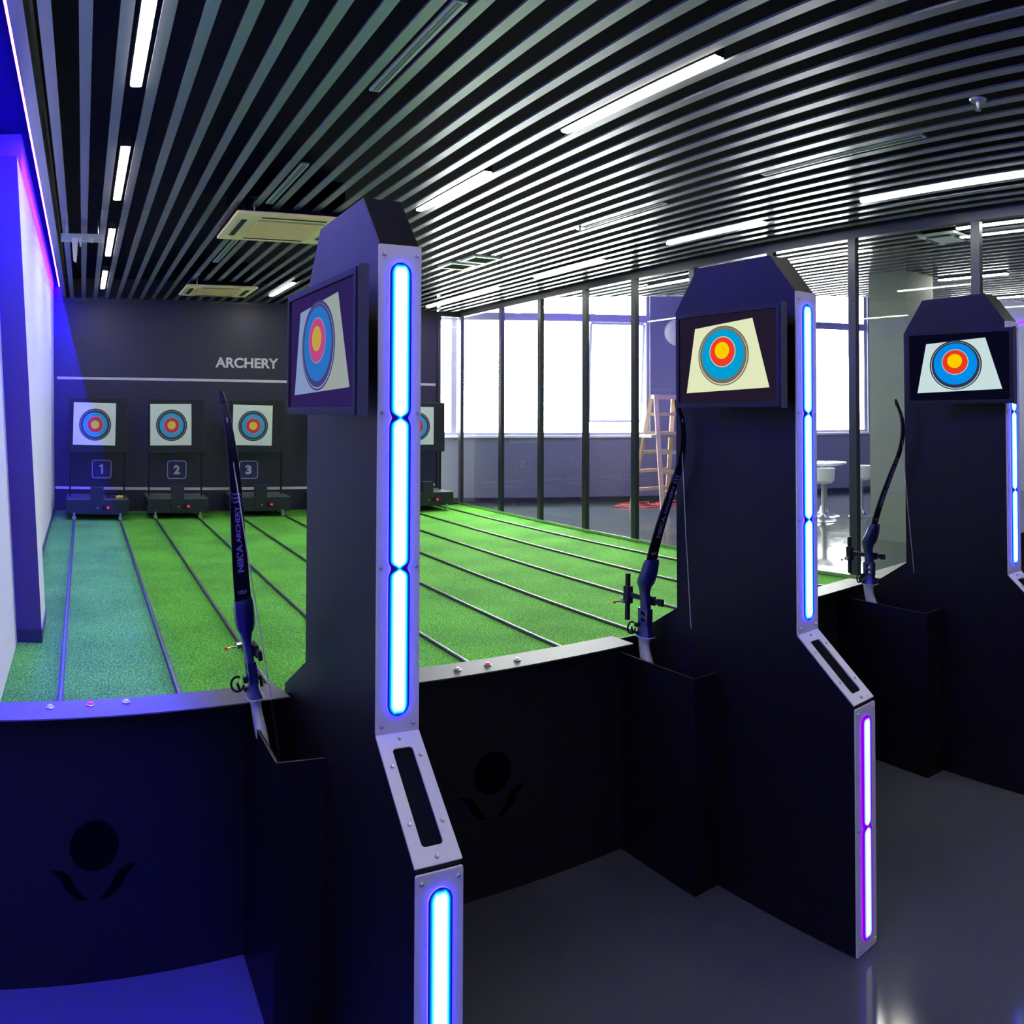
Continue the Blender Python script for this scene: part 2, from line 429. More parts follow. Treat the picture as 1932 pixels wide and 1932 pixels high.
# facade with two windows
def fp(t, d, z): v = FA + FT*t + FN*d; return (v.x, v.y, z)
def fbox(mb, t0, t1, d0, d1, z0, z1):
    return mb.add([fp(t, d, z) for z in (z0, z1) for t, d in ((t0,d0),(t1,d0),(t1,d1),(t0,d1))],
                  [(0,3,2,1),(4,5,6,7),(0,1,5,4),(1,2,6,5),(2,3,7,6),(3,0,4,7)])
W1 = (-0.62, 3.60); W2 = (5.6, 8.16); SILL = 1.19; TOP = 4.25
fm = MB()
fbox(fm, -1.2, 9.6, 0, 0.25, 0, SILL); fbox(fm, -1.2, 9.6, 0, 0.25, TOP, 4.4)
fbox(fm, -1.2, W1[0], 0, 0.25, SILL, TOP); fbox(fm, W1[1], W2[0], 0, 0.25, SILL, TOP); fbox(fm, W2[1], 9.6, 0, 0.25, SILL, TOP)
struct(fm.build('wall_outer', 'wallg'))
sm = MB(); fbox(sm, W1[0]-0.05, W1[1]+0.05, -0.06, 0.02, SILL-0.03, SILL+0.01); fbox(sm, W2[0]-0.05, W2[1]+0.05, -0.06, 0.02, SILL-0.03, SILL+0.01)
struct(sm.build('trim_4', 'white'))
bm_ = MB(); fbox(bm_, 0.0, 9.5, -0.012, 0.0, 0, 0.09); struct(bm_.build('baseboard_outer', 'walld'))
def window(n, t0, t1, uprights):
    f = MB()
    fbox(f, t0, t0+0.06, 0.06, 0.14, SILL, TOP); fbox(f, t1-0.06, t1, 0.06, 0.14, SILL, TOP)
    fbox(f, t0, t1, 0.06, 0.14, SILL, SILL+0.06); fbox(f, t0, t1, 0.06, 0.14, TOP-0.06, TOP)
    fbox(f, t0, t1, 0.05, 0.15, 3.27, 3.41)
    for u in uprights: fbox(f, u-0.05, u+0.05, 0.05, 0.15, SILL, TOP)
    w = struct(f.build('window_%d' % n, 'winframe'))
    ts = [t0+0.06] + [u for u in uprights] + [t1-0.06]
    for a, b in zip(ts[:-1], ts[1:]):
        for z0, z1 in ((SILL+0.06, 3.27), (3.41, TOP-0.06)):
            g = MB(); fbox(g, a+0.01, b-0.01, 0.095, 0.105, z0, z1); g.build('glass_pane', 'wpane', w)
    return w
w1 = window(1, *W1, [0.02+0.0, 2.42])
w2 = window(2, *W2, [])
# open top-hung sash of window 1 (swings out)
sa = MB()
def sashp(t, h): return fp(t, 0.15 + 0.25*h/1.7, 3.25 - h)
for p, q in (((2.52,0),(2.52,1.8)),((3.52,0),(3.52,1.8)),((2.52,0),(3.52,0)),((2.52,1.8),(3.52,1.8))):
    sa.bar(sashp(*p), sashp(*q), 0.045, 0.045)
sa.build('open_sash', 'winframe', w1)

# turf
tf = tag(MB().prism([(XL, 2.305), (0.6, 2.486), (XG-0.04, 2.486), (XG-0.04, YW), (XL, YW)], 0, 0.012, 2).build('artificial_turf', 'turf'), 'bright green artificial grass covering the shooting lanes up to the far wall', 'artificial grass')
tf['kind'] = 'stuff'

# concrete column in the next hall
struct(MB().box(8.50, 9.15, 5.42, 5.98, 0, 3.66).build('wall_column', 'concrete'))

# ================================================================== CEILING LIGHTS
lamp_names = {}
def lamp(x, y0, y1, label, lit=True, z=ZC):
    t = thing('linear_lamp' if lit else 'slot_diffuser', label, 'ceiling light' if lit else 'air diffuser', (x, (y0+y1)/2, z), group='lit linear lamps between the ceiling slats' if lit else 'unlit slot strips between the ceiling slats')
    h = (y1-y0)/2
    if lit:
        MB().box(-0.034, 0.034, -h+0.004, h-0.004, 0.004, 0.07).build('housing', 'darkm', t)
        n = 6; pr = [(-0.030, 0.004), (-0.030, -0.004), (-0.02, -0.010), (0.02, -0.010), (0.030, -0.004), (0.030, 0.004)]
        MB().prism(pr, -h+0.005, h-0.005, 1).build('lamp_tube', 'lamp', t)
    else:
        MB().box(-0.03, 0.03, -h, h, 0.0, 0.014).build('housing', 'lampoff', t)
        m = MB()
        m.box(-0.012, -0.006, -h+0.02, h-0.02, -0.003, 0.0); m.box(0.006, 0.012, -h+0.02, h-0.02, -0.003, 0.0)
        m.build('slot_blade', 'darkm', t)
    return t
A = [('left row above lane one, lamp behind the camera', 0.6, 1.95), ('left row above lane one, nearest lamp cut by the top edge', 3.02, 4.39),
     ('left row above lane one, second lamp in view', 5.43, 6.80), ('left row above lane one, third lamp, beside the taped bracket', 7.93, 9.30),
     ('left row above lane one, farthest short-looking lamp', 10.38, 11.84)]
for s_, a, b in A[1:]: lamp(0.26, a, b, 'lit white linear lamp, ' + s_)
lamp(0.26, 0.6, 1.95, 'lit white linear lamp over the counter in front of lane one')
lamp(0.26, -1.9, -0.5, 'lit white linear lamp over the floor behind the counter, left row')
for a, b, l in ((2.85, 4.22, 'large lit linear lamp at top centre, right of the nearest partition'), (5.22, 6.48, 'lit linear lamp just right of the nearest partition top'),
                (10.77, 12.08, 'small lit linear lamp near the far wall between air conditioner and monitor'), (7.9, 9.2, 'lit linear lamp hidden behind the nearest partition top'),
                (0.5, 1.85, 'lit linear lamp over the second counter'), (-1.9, -0.5, 'lit linear lamp over the floor, middle row behind the camera')):
    lamp(2.802, a, b, l)
for a, b, l in ((2.46, 3.95, 'long lit linear lamp at upper right above the glass wall end'), (5.05, 6.39, 'lit linear lamp above the second partition, glaring with window light'),
                (7.53, 9.0, 'lit linear lamp in front of the glass wall, washed out by daylight'), (10.0, 12.4, 'far lit linear lamp low beside the nearest partition, next to the glass'),
                (0.0, 1.4, 'lit linear lamp of the right row beyond the right edge')):
    lamp(5.524, a, b, l)
for a, b, l in ((5.57, 6.96, 'unlit grey slot strip in front of the nearer air conditioner'), (8.22, 9.54, 'unlit grey slot strip between the two air conditioners'),
                (3.1, 4.17, 'unlit grey slot strip at top centre-left')):
    lamp(1.531, a, b if b != 6.96 else 6.72, l, False)
for a, b, l in ((2.68, 4.06, 'unlit thin slot strip at upper right between lit lamps'), (5.17, 6.44, 'unlit thin slot strip above the second partition beside a sprinkler')):
    lamp(4.435, a, b, l, False)
for x, a, b, l in ((7.09, 6.9, 8.6, 'thin lit lamp beyond the glass, left of the second partition top'), (6.74, 2.3, 3.72, 'thin lit lamp beyond the glass at far upper right'),
                   (9.27, 4.4, 5.4, 'thin lit lamp beyond the glass crossing in front of the concrete column'), (11.2, 5.0, 6.3, 'thin lit lamp beyond the glass, low left of the third partition')):
    lamp(x, a, b, 'white ' + l, z=ZC-0.03)

# blue LED strip in the cove along the left wall
t = thing('led_strip', 'bright blue-violet light strip in the ceiling gap along the left wall', 'light strip', (-0.397, 4.7, 3.515))
MB().box(-0.006, 0.007, YB-4.65, YW-4.75, 0.004, 0.012).build('strip_carrier', 'white', t)
MB().box(-0.005, 0.006, YB-4.65, YW-4.75, 0.0, 0.004).build('strip_light', 'led', t)

# air conditioners
def cassette(x0, x1, y0, y1, z, label, mt='cream', mg='creamd', grp='ceiling cassette air conditioners'):
    cx, cy = (x0+x1)/2, (y0+y1)/2; w, d = (x1-x0)/2, (y1-y0)/2
    t = thing('air_conditioner', label, 'air conditioner', (cx, cy, z), group=grp)
    MB().box(-w, w, -d, d, 0, 0.03).build('face_panel', mt, t, bevel=0.008)
    MB().box(-w*0.85, w*0.85, -d*0.85, d*0.85, 0.0305, 0.36).build('housing', 'void', t)
    g = MB(); g.box(-w*0.58, w*0.58, -d*0.62, d*0.62, -0.012, 0.0)
    g.build('intake_grille', mg, t, bevel=0.004)
    for sx in (-1, 1):
        m = MB(); m.box(sx*w*0.80-0.025, sx*w*0.80+0.025, -d*0.6, d*0.6, -0.006, 0.0); m.build('air_flap', 'blackm', t, bevel=0.006)
    for sy in (-1, 1):
        m = MB(); m.box(-w*0.55, w*0.55, sy*d*0.80-0.012, sy*d*0.80+0.012, -0.005, 0.0); m.build('air_flap', 'blackm', t, bevel=0.004)
    m = MB(); m.tube([(-w*0.7, -d*0.9, 0.02), (-w*0.7, -d*0.9, 0.16)], 0.006); m.tube([(-w*0.7-0.04, -d*0.9, 0.16), (-w*0.7+0.04, -d*0.9, 0.16)], 0.008)
    m.build('hanger', 'steel', t)
    return t
cassette(1.27, 2.33, 6.78, 7.84, 3.27, 'yellowish square ceiling air conditioner, nearer one beside the first partition')
cassette(1.36, 2.33, 10.85, 11.75, 3.26, 'yellowish square ceiling air conditioner, farther one near the far wall')
cassette(6.80, 7.25, 3.78, 4.2, 3.30, 'white square ceiling air conditioner beyond the glass at upper right', 'white', 'white')
for cx, cy, l in ((4.27, 8.72, 'small square ceiling vent grille nearest the first partition'), (4.32, 8.22, 'small square ceiling vent grille right of another vent')):
    t = thing('ceiling_vent', l, 'air vent', (cx, cy, ZC-0.02), group='small vents in the slat ceiling')
    m = MB(); ring_plate(m, 0.36, 0.36, 0.28, 0.28, 0.01, lambda u, v, d: (u, v, d), 0.025); m.build('frame', 'white', t)
    m = MB()
    for i in range(9): m.bar((-0.14, -0.13+i*0.0325, 0.012), (0.14, -0.13+i*0.0325, 0.012), 0.02, 0.004, up=(0, 0.5, 1))
    m.build('grille', 'darkm', t)
def sprinkler(x, y, l):
    t = thing('sprinkler', l, 'fire sprinkler', (x, y, ZC), group='sprinkler heads in the slat ceiling')
    MB().lathe([(0.0, -0.004), (0.045, -0.004), (0.05, 0.006), (0.02, 0.012)], n=24).build('escutcheon', 'steel', t, smooth=True)
    m = MB().lathe([(0.012, 0.0), (0.014, -0.02), (0.008, -0.03), (0.006, -0.05)], n=16)
    m.lathe([(0.0, -0.052), (0.018, -0.052), (0.018, -0.055), (0.0, -0.055)], n=16); m.build('nozzle', 'steel', t, smooth=True)
sprinkler(4.08, 2.11, 'steel fire sprinkler head alone at the upper right of the ceiling')
sprinkler(4.39, 6.35, 'steel fire sprinkler head at the left end of an unlit slot strip')
sprinkler(2.44, 6.55, 'steel fire sprinkler head peeking over the nearest partition top')
# loose bracket with torn tape
t = thing('ceiling_bracket', 'grey metal ceiling bracket with torn white tape hanging at the left', 'bracket', (-0.03, 7.8, 3.2))
MB().box(-0.2, 0.2, -0.06, 0.06, 0, 0.06).build('channel', 'lampoff', t, bevel=0.004)
for x in (-0.15, 0.15): MB().tube([(x, 0, 0.06), (x, 0, 0.2)], 0.005).build('hanger_rod', 'steel', t)
m = MB()
for x0, w, l in ((-0.10, 0.06, 0.22), (-0.03, 0.025, 0.07), (0.06, 0.05, 0.03)):
    m.add([(x0, -0.062, 0.02), (x0+w, -0.062, 0.02), (x0+w*0.95, -0.075, -l*0.55), (x0+w*0.8, -0.068, -l), (x0+w*0.35, -0.08, -l*0.93), (x0+0.2*w, -0.07, -l*0.5)], [(0, 1, 2, 3, 4, 5)])
o = m.build('torn_tape', 'tape', t); o.modifiers.new('s', 'SOLIDIFY').thickness = 0.002

# ================================================================== FAR WALL SIGNS
def wall_one(cx, cz, h, name, y, mt, parent):
    k = h/0.155
    P = [(-0.042, 0.038), (-0.042, 0.058), (-0.005, 0.0775), (0.022, 0.0775), (0.022, -0.0775), (-0.008, -0.0775), (-0.008, 0.044), (-0.020, 0.038)]
    m = MB(); m.add([(cx+x*k, y, cz+z*k) for x, z in P], [(3, 4, 5, 6, 2), (6, 7, 0, 1, 2)])
    o = m.build(name, mt, parent, fixn=False); s_ = o.modifiers.new('solid', 'SOLIDIFY'); s_.thickness = 0.006; s_.offset = 0
    return o
def wall_text(body, cx, cz, width, height, name, y, mt, parent, bold=0.0, world=True):
    v, f, w, h = text_geo(body, 1.0, bold, 0.0)
    m = MB(); m.add([(cx + p[0]*width/w, y, cz + p[1]*height/h) for p in v], f)
    o = m.build(name, mt, parent, world=world, fixn=False)
    s_ = o.modifiers.new('solid', 'SOLIDIFY'); s_.thickness = 0.006; s_.offset = 0
    return o
t = thing('wall_lettering', 'pale capital letters ARCHERY high on the dark far wall', 'sign', (2.6, YW-0.008, 2.28))
wall_text('ARCHERY', 2.605, 2.372, 1.03, 0.165, 'letters', YW-0.010, 'stripe', t, 0.028)
for n, x0, x1 in ((1, 0.15, 0.47), (2, 1.345, 1.64), (3, 2.49, 2.80), (4, 3.72, 4.02), (5, 4.95, 5.25)):
    cx = (x0+x1)/2; cz = 0.665
    lbl = {1: 'blue rounded square wall sign with white number 1', 2: 'blue rounded square wall sign with white number 2', 3: 'blue rounded square wall sign with white number 3',
           4: 'blue wall sign with number 4, hidden behind the nearest partition', 5: 'blue wall sign with number 5 beside the glass wall'}[n]
    t = thing('number_sign', lbl, 'sign', (cx, YW-0.012, cz), group='lane number signs on the far wall')
    m = MB(); m.prism(rrect(0.30, 0.28, 0.04, 6), 0.0, 0.010, 1); m.build('plate', 'badge', t)
    m = MB(); ring_plate(m, 0.305, 0.285, 0.285, 0.265, 0.036, lambda u, v, d: (u, -0.002 - d, v), 0.004, n=6, R=0.042); m.build('border', 'stripe', t)
    if n == 1: wall_one(0, 0, 0.145, 'digit', -0.006, 'stripe', t)
    else: wall_text(str(n), 0, 0.0, 0.10, 0.145, 'digit', -0.006, 'stripe', t, 0.045, world=False)

# ================================================================== RAILS
RX = [-0.10, 0.56, 1.09, 1.73, 2.37, 3.07, 3.73, 4.43, 5.15, 5.88]
nm = ['first', 'second', 'third', 'fourth', 'fifth', 'sixth', 'seventh', 'eighth', 'ninth', 'tenth']
for i, x in enumerate(RX):
    t = thing('floor_rail', '%s thin steel floor rail on the turf counted from the left wall' % nm[i], 'rail', (x, 2.5, 0.012), group='steel rails of the target carriages')
    MB().box(-0.016, 0.016, 0.0, YW-2.55, 0, 0.006).build('rail_base', 'railb', t)
    MB().tube([(0, 0.0, 0.013), (0, YW-2.55, 0.013)], 0.0085, n=10).build('rail_bar', 'rail', t, smooth=True)

# ================================================================== TARGET CARRIAGES
def carriage(cx, y, label):
    t = thing('target_carriage', label, 'target stand', (cx, y, 0.0), group='motorised target stands at the far wall')
    m = MB(); m.box(-0.45, 0.45, 0, 0.72, 0.10, 0.31); m.build('base_box', 'darkm', t, bevel=0.006)
    MB().box(-0.445, 0.445, 0.005, 0.715, 0.31, 0.317).build('top_plate', 'rail', t)
    MB().box(-0.10, 0.085, -0.012, 0.10, 0.13, 0.49).build('motor_tower', 'darkm', t, bevel=0.005)
    for sx in (-1, 1):
        MB().box(sx*0.40-0.012, sx*0.40+0.012, 0.40, 0.43, 0.31, 1.76).build('upright', 'blackm', t)
        m = MB(); m.tube([(sx*0.33, -0.02, 0.052), (sx*0.33, 0.012, 0.052)], 0.03, n=20); m.build('wheel', 'steel', t, smooth=True)
        m = MB(); m.tube([(sx*0.33, 0.62, 0.052), (sx*0.33, 0.65, 0.052)], 0.03, n=20); m.build('wheel', 'steel', t, smooth=True)
        MB().box(sx*0.33-0.012, sx*0.33+0.012, -0.005, 0.02, 0.05, 0.12).build('wheel_fork', 'steel', t)
        MB().box(sx*0.33-0.012, sx*0.33+0.012, 0.625, 0.645, 0.05, 0.12).build('wheel_fork', 'steel', t)
    MB().box(-0.43, 0.43, 0.30, 0.40, 0.955, 1.77).build('foam_board', 'foam', t, bevel=0.01)
    MB().box(0.06, 0.17, -0.02, 0.0, 0.165, 0.235).build('switch_box', 'blackm', t, bevel=0.003)
    R90 = Matrix.Rotation(math.radians(90), 4, 'X')
    MB().lathe([(0.022, 0.0), (0.022, 0.008), (0.014, 0.014), (0, 0.015)], c=(0.15, -0.02, 0.20), n=20, mat4=R90).build('red_button', 'red', t, smooth=True)
    MB().lathe([(0.012, 0.0), (0.010, 0.006), (0, 0.007)], c=(0.005, -0.012, 0.195), n=16, mat4=R90).build('small_button', 'steel', t, smooth=True)
    return t
def paper_target(cx, y, cz, w, h, label, tilt=0.0):
    t = MB()
    t.prism([(-w/2, -h/2), (w/2, -h/2), (w/2, h/2), (-w/2, h/2)], 0.0, 0.004, 1)
    rings = [(0.235, 1), (0.215, 5), (0.211, 1), (0.180, 2), (0.122, 5), (0.116, 3), (0.063, 4)]
    for i, (r, mi) in enumerate(rings):
        t.mi = mi; d = -0.0006*(i+1)
        t.disc((0.01, -0.01), 0, r, lambda u, v, d=d: (u, d, v))
    o = t.build('paper_target', ['paper', 't_black', 't_blue', 't_red', 't_yel', 't_line'], fixn=False)
    o.location = (cx, y-0.0045, cz); o.rotation_euler = (0, tilt, 0)
    return tag(o, label, 'archery target', 'paper target faces pinned to the foam boards')
CX = [0.23, 1.41, 2.69, 4.02, 5.42]
CYs = [11.75, 11.95, 12.1, 12.1, 12.1]
cn = ['leftmost dark target stand under number 1 with a tool on its base', 'dark target stand of lane two under number 2', 'dark target stand of lane three behind the standing bow',
      'dark target stand of lane four hidden behind the nearest partition', 'dark target stand beside the glass wall, right of the nearest partition']
fn = ['leftmost paper archery target, half tinted violet by the strip light', 'paper archery target above number 2', 'paper archery target above number 3 beside the bow tip',
      'paper archery target of lane four behind the nearest partition', 'paper archery target of lane five beside the glass wall']
for i in range(5):
    carriage(CX[i], CYs[i], cn[i])
    sc_ = CYs[i]/11.75
    paper_target(CX[i]-0.055*(1 if i < 1 else 1.6), CYs[i]+0.30, 1.385, 0.62, 0.62, fn[i], math.radians((0.6, -0.8, 0.9, 0, 0)[i]))
# tool left on carriage 1
t = thing('screwdriver', 'yellow handled tool lying on the base of the leftmost target stand', 'tool', (0.50, 12.0, 0.332), rot=(0, 0, 0.2))
MB().tube([(0.0, 0, 0), (0.10, 0, 0), (0.11, 0, 0)], [0.016, 0.016, 0.008], n=12).build('handle', 'yellow', t, smooth=True)
MB().tube([(-0.14, 0, 0), (0.0, 0, 0)], [0.010, 0.012], n=10).build('blade', 'blackm', t, smooth=True)
t = MB(); pts = [(0.47 + 0.13*math.cos(a), 12.28 + 0.07*math.sin(a), 0.325 + 0.012*math.sin(3*a)) for a in [i*2*math.pi/24 for i in range(24)]]
t.tube(pts, 0.008, closed=True); t.tube([(p[0]+0.02, p[1]+0.01, p[2]+0.016) for p in pts], 0.008, closed=True)
tag(t.build('cable_coil', 'blackm', smooth=True), 'black coiled cable behind the yellow tool on the leftmost stand', 'cable')

# ================================================================== PARTITIONS (booth dividers)
def capsule_strip(z0, z1, r, necks, dome=0.0035, rows=7):
    """diffuser standing in the plane y=0 (bulging towards -y), centred on x=0; returns verts, faces, d, rim count"""
    zs = []; n = 260; L = z1 - z0
    ends = [r*(1-math.cos(math.pi/2*i/8)) for i in range(9)]
    zs = [z0+e for e in ends]; k = int((L-2*r)/0.004)
    zs += [z0+r+(L-2*r)*i/k for i in range(1, k)]
    zs += [z1-e for e in reversed(ends)]
    V = []; D = []; Fs = []
    cs = [-1+2*i/(2*rows) for i in range(2*rows+1)]
    for z in zs:
        e = min(z-z0, z1-z)
        h = r if e >= r else math.sqrt(max(r*r-(r-e)**2, 0))
        nk = 0; nd = 0
        for q in necks:
            nk += 0.24*math.exp(-((z-q)/0.010)**2); nd += 0.46*math.exp(-((z-q)/0.007)**2)
        h = max(h*(1-nk), 0.0004)
        for c in cs:
            dist = min(h*(1-abs(c)), e)
            V.append((c*h, -dome*(1-(1-min(dist/r, 1))**2) - 0.0035, z))
            D.append(min(1.0, 1-min(dist/r, 1)+nd*(1-0.3*abs(c))))
    nc = len(cs)
    for i in range(len(zs)-1):
        Fs += [(i*nc+j, (i+1)*nc+j, (i+1)*nc+j+1, i*nc+j+1) for j in range(nc-1)]
    return V, D, Fs, nc, len(zs)
def diffuser(parent, name, xc, y, z0, z1, r, necks, mt, rim, label=None):
    V, D, Fs, nc, nz = capsule_strip(z0, z1, r, necks)
    me = bpy.data.meshes.new(name)
    nv = len(V)
    # glowing rim wall down to the plate, added to cast the halo
    border = [i*nc for i in range(nz)] + [(nz-1)*nc+nc-1-0] + [i*nc+nc-1 for i in range(nz-2, -1, -1)]
    base = [(V[i][0]*1.0, 0.0, V[i][2]) for i in border]
    faces = list(Fs); k = len(border)
    for a in range(k-1): faces.append((border[a], border[a+1], nv+a+1, nv+a))
    me.from_pydata([(xc+v[0], y+v[1], v[2]) for v in V+base], [], faces)
    at = me.attributes.new('d', 'FLOAT', 'POINT')
    at.data.foreach_set('value', D+[1.0]*k)
    me.materials.append(M[mt]); me.materials.append(M[rim])
    for i, p in enumerate(me.polygons):
        if i >= len(Fs): p.material_index = 1
        else: p.use_smooth = True
    bm = bmesh.new(); bm.from_mesh(me); bmesh.ops.remove_doubles(bm, verts=bm.verts, dist=0.00001); bmesh.ops.recalc_face_normals(bm, faces=bm.faces); bm.to_mesh(me); bm.free()
    o = bpy.data.objects.new(name, me); COL.objects.link(o); o.parent = parent
    if label: o['label'] = label
    return o

PROF = [(-0.22, 0), (-0.22, 0.728), (0, 0.905), (0, 1.985), (0.11, 2.112), (0.455, 2.112), (0.57, 1.965), (0.565, 0.90), (0.80, 0.765), (0.80, 0)]
screw_mesh = None
def partition(X, Y, label, boxl, violet, th=0.095, dz=0.0, rz=0.0, hy=0.80):
    global screw_mesh
    t = thing('booth_partition', label, 'booth partition', (X, Y, 0), rot=(0, 0, rz), group='black light-edged partitions between the shooting booths')
    PW = th + 0.006
    MB().prism([(y, z + (dz if z > 1 else 0)) for y, z in PROF], 0, th, 0).build('body_panel', 'black', t, bevel=0.002)
    # light plates
    up = MB().prism([(x+PW/2-0.003, z) for x, z in rrect(PW, 1.078+dz, 0.004, 3, 0, 1.445+dz/2)], -0.006, -0.0005, 1).build('upper_plate', 'plate', t, bevel=0.001)
    lo = MB().prism([(x+PW/2-0.003, z) for x, z in rrect(PW, 0.722, 0.004, 3, 0, 0.363)], -0.226, -0.2205, 1).build('lower_plate', 'plate', t, bevel=0.001)
    p0 = Vector((0, -0.22, 0.730)); p1 = Vector((0, 0, 0.905)); L = (p1-p0).length; dv = (p1-p0)/L; nv = Vector((0, -dv.z, dv.y))
    def fs(u, v, d): q = p0 + dv*(L/2+v) + nv*(0.001+d); return (u+PW/2-0.003, q.y, q.z)
    m = MB(); ring_plate(m, PW, L-0.004, 0.046, L-0.075, 0.008, fs, 0.005); sp = m.build('sloped_plate', 'plate', t, bevel=0.0008)
    MB().add([fs(u, v, -0.0004) for u, v in ((-0.028, -L/2+0.03), (0.028, -L/2+0.03), (0.028, L/2-0.03), (-0.028, L/2-0.03))], [(0, 1, 2, 3)]).build('slot_shade', 'slotblk', sp)  # matte black sheet stands in for the dark depth of the slot
    diffuser(up, 'light_diffuser', PW/2-0.003, -0.006, 0.945, 1.945+dz, 0.0255, [1.262, 1.597+dz/2], 'dif', 'rim')
    diffuser(lo, 'light_diffuser', PW/2-0.003, -0.226, 0.035, 0.695, 0.0255, [0.368], 'difv' if violet else 'dif', 'rimv' if violet else 'rim')
    if screw_mesh is None:
        s_ = MB().lathe([(0.0045, 0), (0.0045, 0.002), (0.003, 0.0042), (0.0, 0.0048)], n=12, mat4=Matrix.Rotation(math.radians(90), 4, 'X')).build('screw', 'steel', up, smooth=True)
        screw_mesh = s_; s_.location = (0.010, -0.006, 1.962+dz); first = True
    else:
        copy_part(screw_mesh, up, (0.010, -0.006, 1.962+dz))
    for x, z in ((PW-0.014, 1.962+dz), (0.006, 1.60), (PW-0.012, 1.60), (0.006, 1.265), (PW-0.012, 1.265), (0.010, 0.925), (PW-0.016, 0.925)):
        copy_part(screw_mesh, up, (x, -0.006, z))
    for x, z in ((0.010, 0.708), (PW-0.014, 0.708), (0.005, 0.37), (PW-0.011, 0.37), (0.010, 0.02), (PW-0.014, 0.02)):
        copy_part(screw_mesh, lo, (x, -0.226, z))
    for u, v in ((0, L/2-0.016), (0, -L/2+0.016), (-0.035, L/2-0.075), (0.035, L/2-0.06), (-0.035, -L/2+0.085), (0.035, -L/2+0.08)):
        c = copy_part(screw_mesh, sp, fs(u, v, 0.005)); c.rotation_euler = (-math.radians(51), 0, 0)
    # open-topped bow box on the left side
    bw = boxl; y0, y1 = 0.36, hy; z1 = 0.715
    m = MB(); m.box(-bw, -bw+0.008, y0, y1, 0, z1); m.box(-bw+0.008, -0.001, y0, y0+0.008, 0, z1); m.box(-bw+0.008, -0.001, y0+0.008, y1, 0.0, 0.01); m.box(-bw, 0.0 if hy < 0.8 else 0.09, y1, y1+0.006, 0.0, 0.757)
    hb = m.build('bow_holder', 'black', t)
    m = MB(); m.box(-bw-0.0006, -bw+0.0014, y0-0.0006, y1, z1, z1+0.0015); m.box(-bw, -0.001, y0-0.0006, y0+0.0014, z1, z1+0.0015)
    m.build('edge_strip', 'rail', hb)
    return t
PX = [0.627, 1.968, 3.150]; PY = [1.668, 1.668, 1.512]
partition(PX[0], PY[0], 'nearest black booth partition with white light plates, left of centre', 0.132, False, dz=-0.017, hy=0.733)
partition(PX[1], PY[1], 'middle black booth partition, lower light edged in violet', 0.102, True, hy=0.79)
partition(PX[2], PY[2], 'rightmost black booth partition, its light plate cut by the picture edge', 0.105, False, rz=math.radians(-8), hy=0.90)

# ================================================================== COUNTERS
def counter(x0, x1, label, buttons, emblem, y=2.352, zt=0.765, rz=0.0):
    t = thing('shooting_counter', label, 'counter', (x1, y, 0), rot=(0, 0, rz), group='black counters between the partitions')
    MB().box(x0, x1, y+0.075, y+0.125, 0, zt-0.004).build('front_panel', 'cpanel', t, world=True)
    MB().box(x0, x1, y, y+0.130, zt-0.004, zt).build('ledge', 'ledge', t, world=True)
    for bx, by, mt_ in buttons:
        m = MB(); m.lathe([(0.0125, 0.0), (0.0125, 0.003), (0.010, 0.0045)], c=(bx, by, zt), n=24)
        m.mi = 1; m.lathe([(0.0, 0.0095), (0.006, 0.009), (0.0085, 0.006), (0.009, 0.0)], c=(bx, by, zt), n=24)
        o = m.build('push_button', ['steel', mt_], t, world=True, smooth=True)
        if mt_ == 'red': o['label'] = 'red push button'
    if emblem:
        ex, ez = emblem
        m = MB(); fr = lambda u, v: (ex+u, y+0.0745, ez+v)
        m.disc((0, 0), 0, 0.070, fr)
        for s_ in (-1, 1):
            pts = [(0.012, -0.150), (0.045, -0.146), (0.078, -0.120), (0.095, -0.085), (0.125, -0.058), (0.092, -0.062), (0.068, -0.078), (0.050, -0.112), (0.030, -0.137)]
            P = [fr(s_*u, v) for u, v in pts]; n = len(P)
            m.add(P, [(0, 1, 8), (1, 2, 7, 8), (2, 3, 6, 7), (3, 4, 5, 6)])
        o = m.build('emblem', 'emblem', t, world=True, fixn=False)
        sd = o.modifiers.new('s', 'SOLIDIFY'); sd.thickness = 0.0015; sd.offset = 0
    return t
wb = 'whitegl'
counter(XL-0.015, PX[0]-0.012, 'leftmost black counter with ledge turned blue by the strip light', [(-0.075, 2.432, wb), (0.040, 2.437, 'red'), (0.145, 2.442, wb)], (0.055, 0.378), rz=math.radians(10.3))
counter(PX[0]+0.097, PX[1]-0.104, 'black counter between the nearest and middle partitions', [(1.187, 2.41, wb), (1.299, 2.413, 'red'), (1.412, 2.412, wb)], (1.327, 0.402))
counter(PX[1]+0.097, 3.34, 'black counter between the middle and right partitions', [], None)
counter(3.42, 6.33, 'rightmost black counter, hidden behind the right partition', [], None)

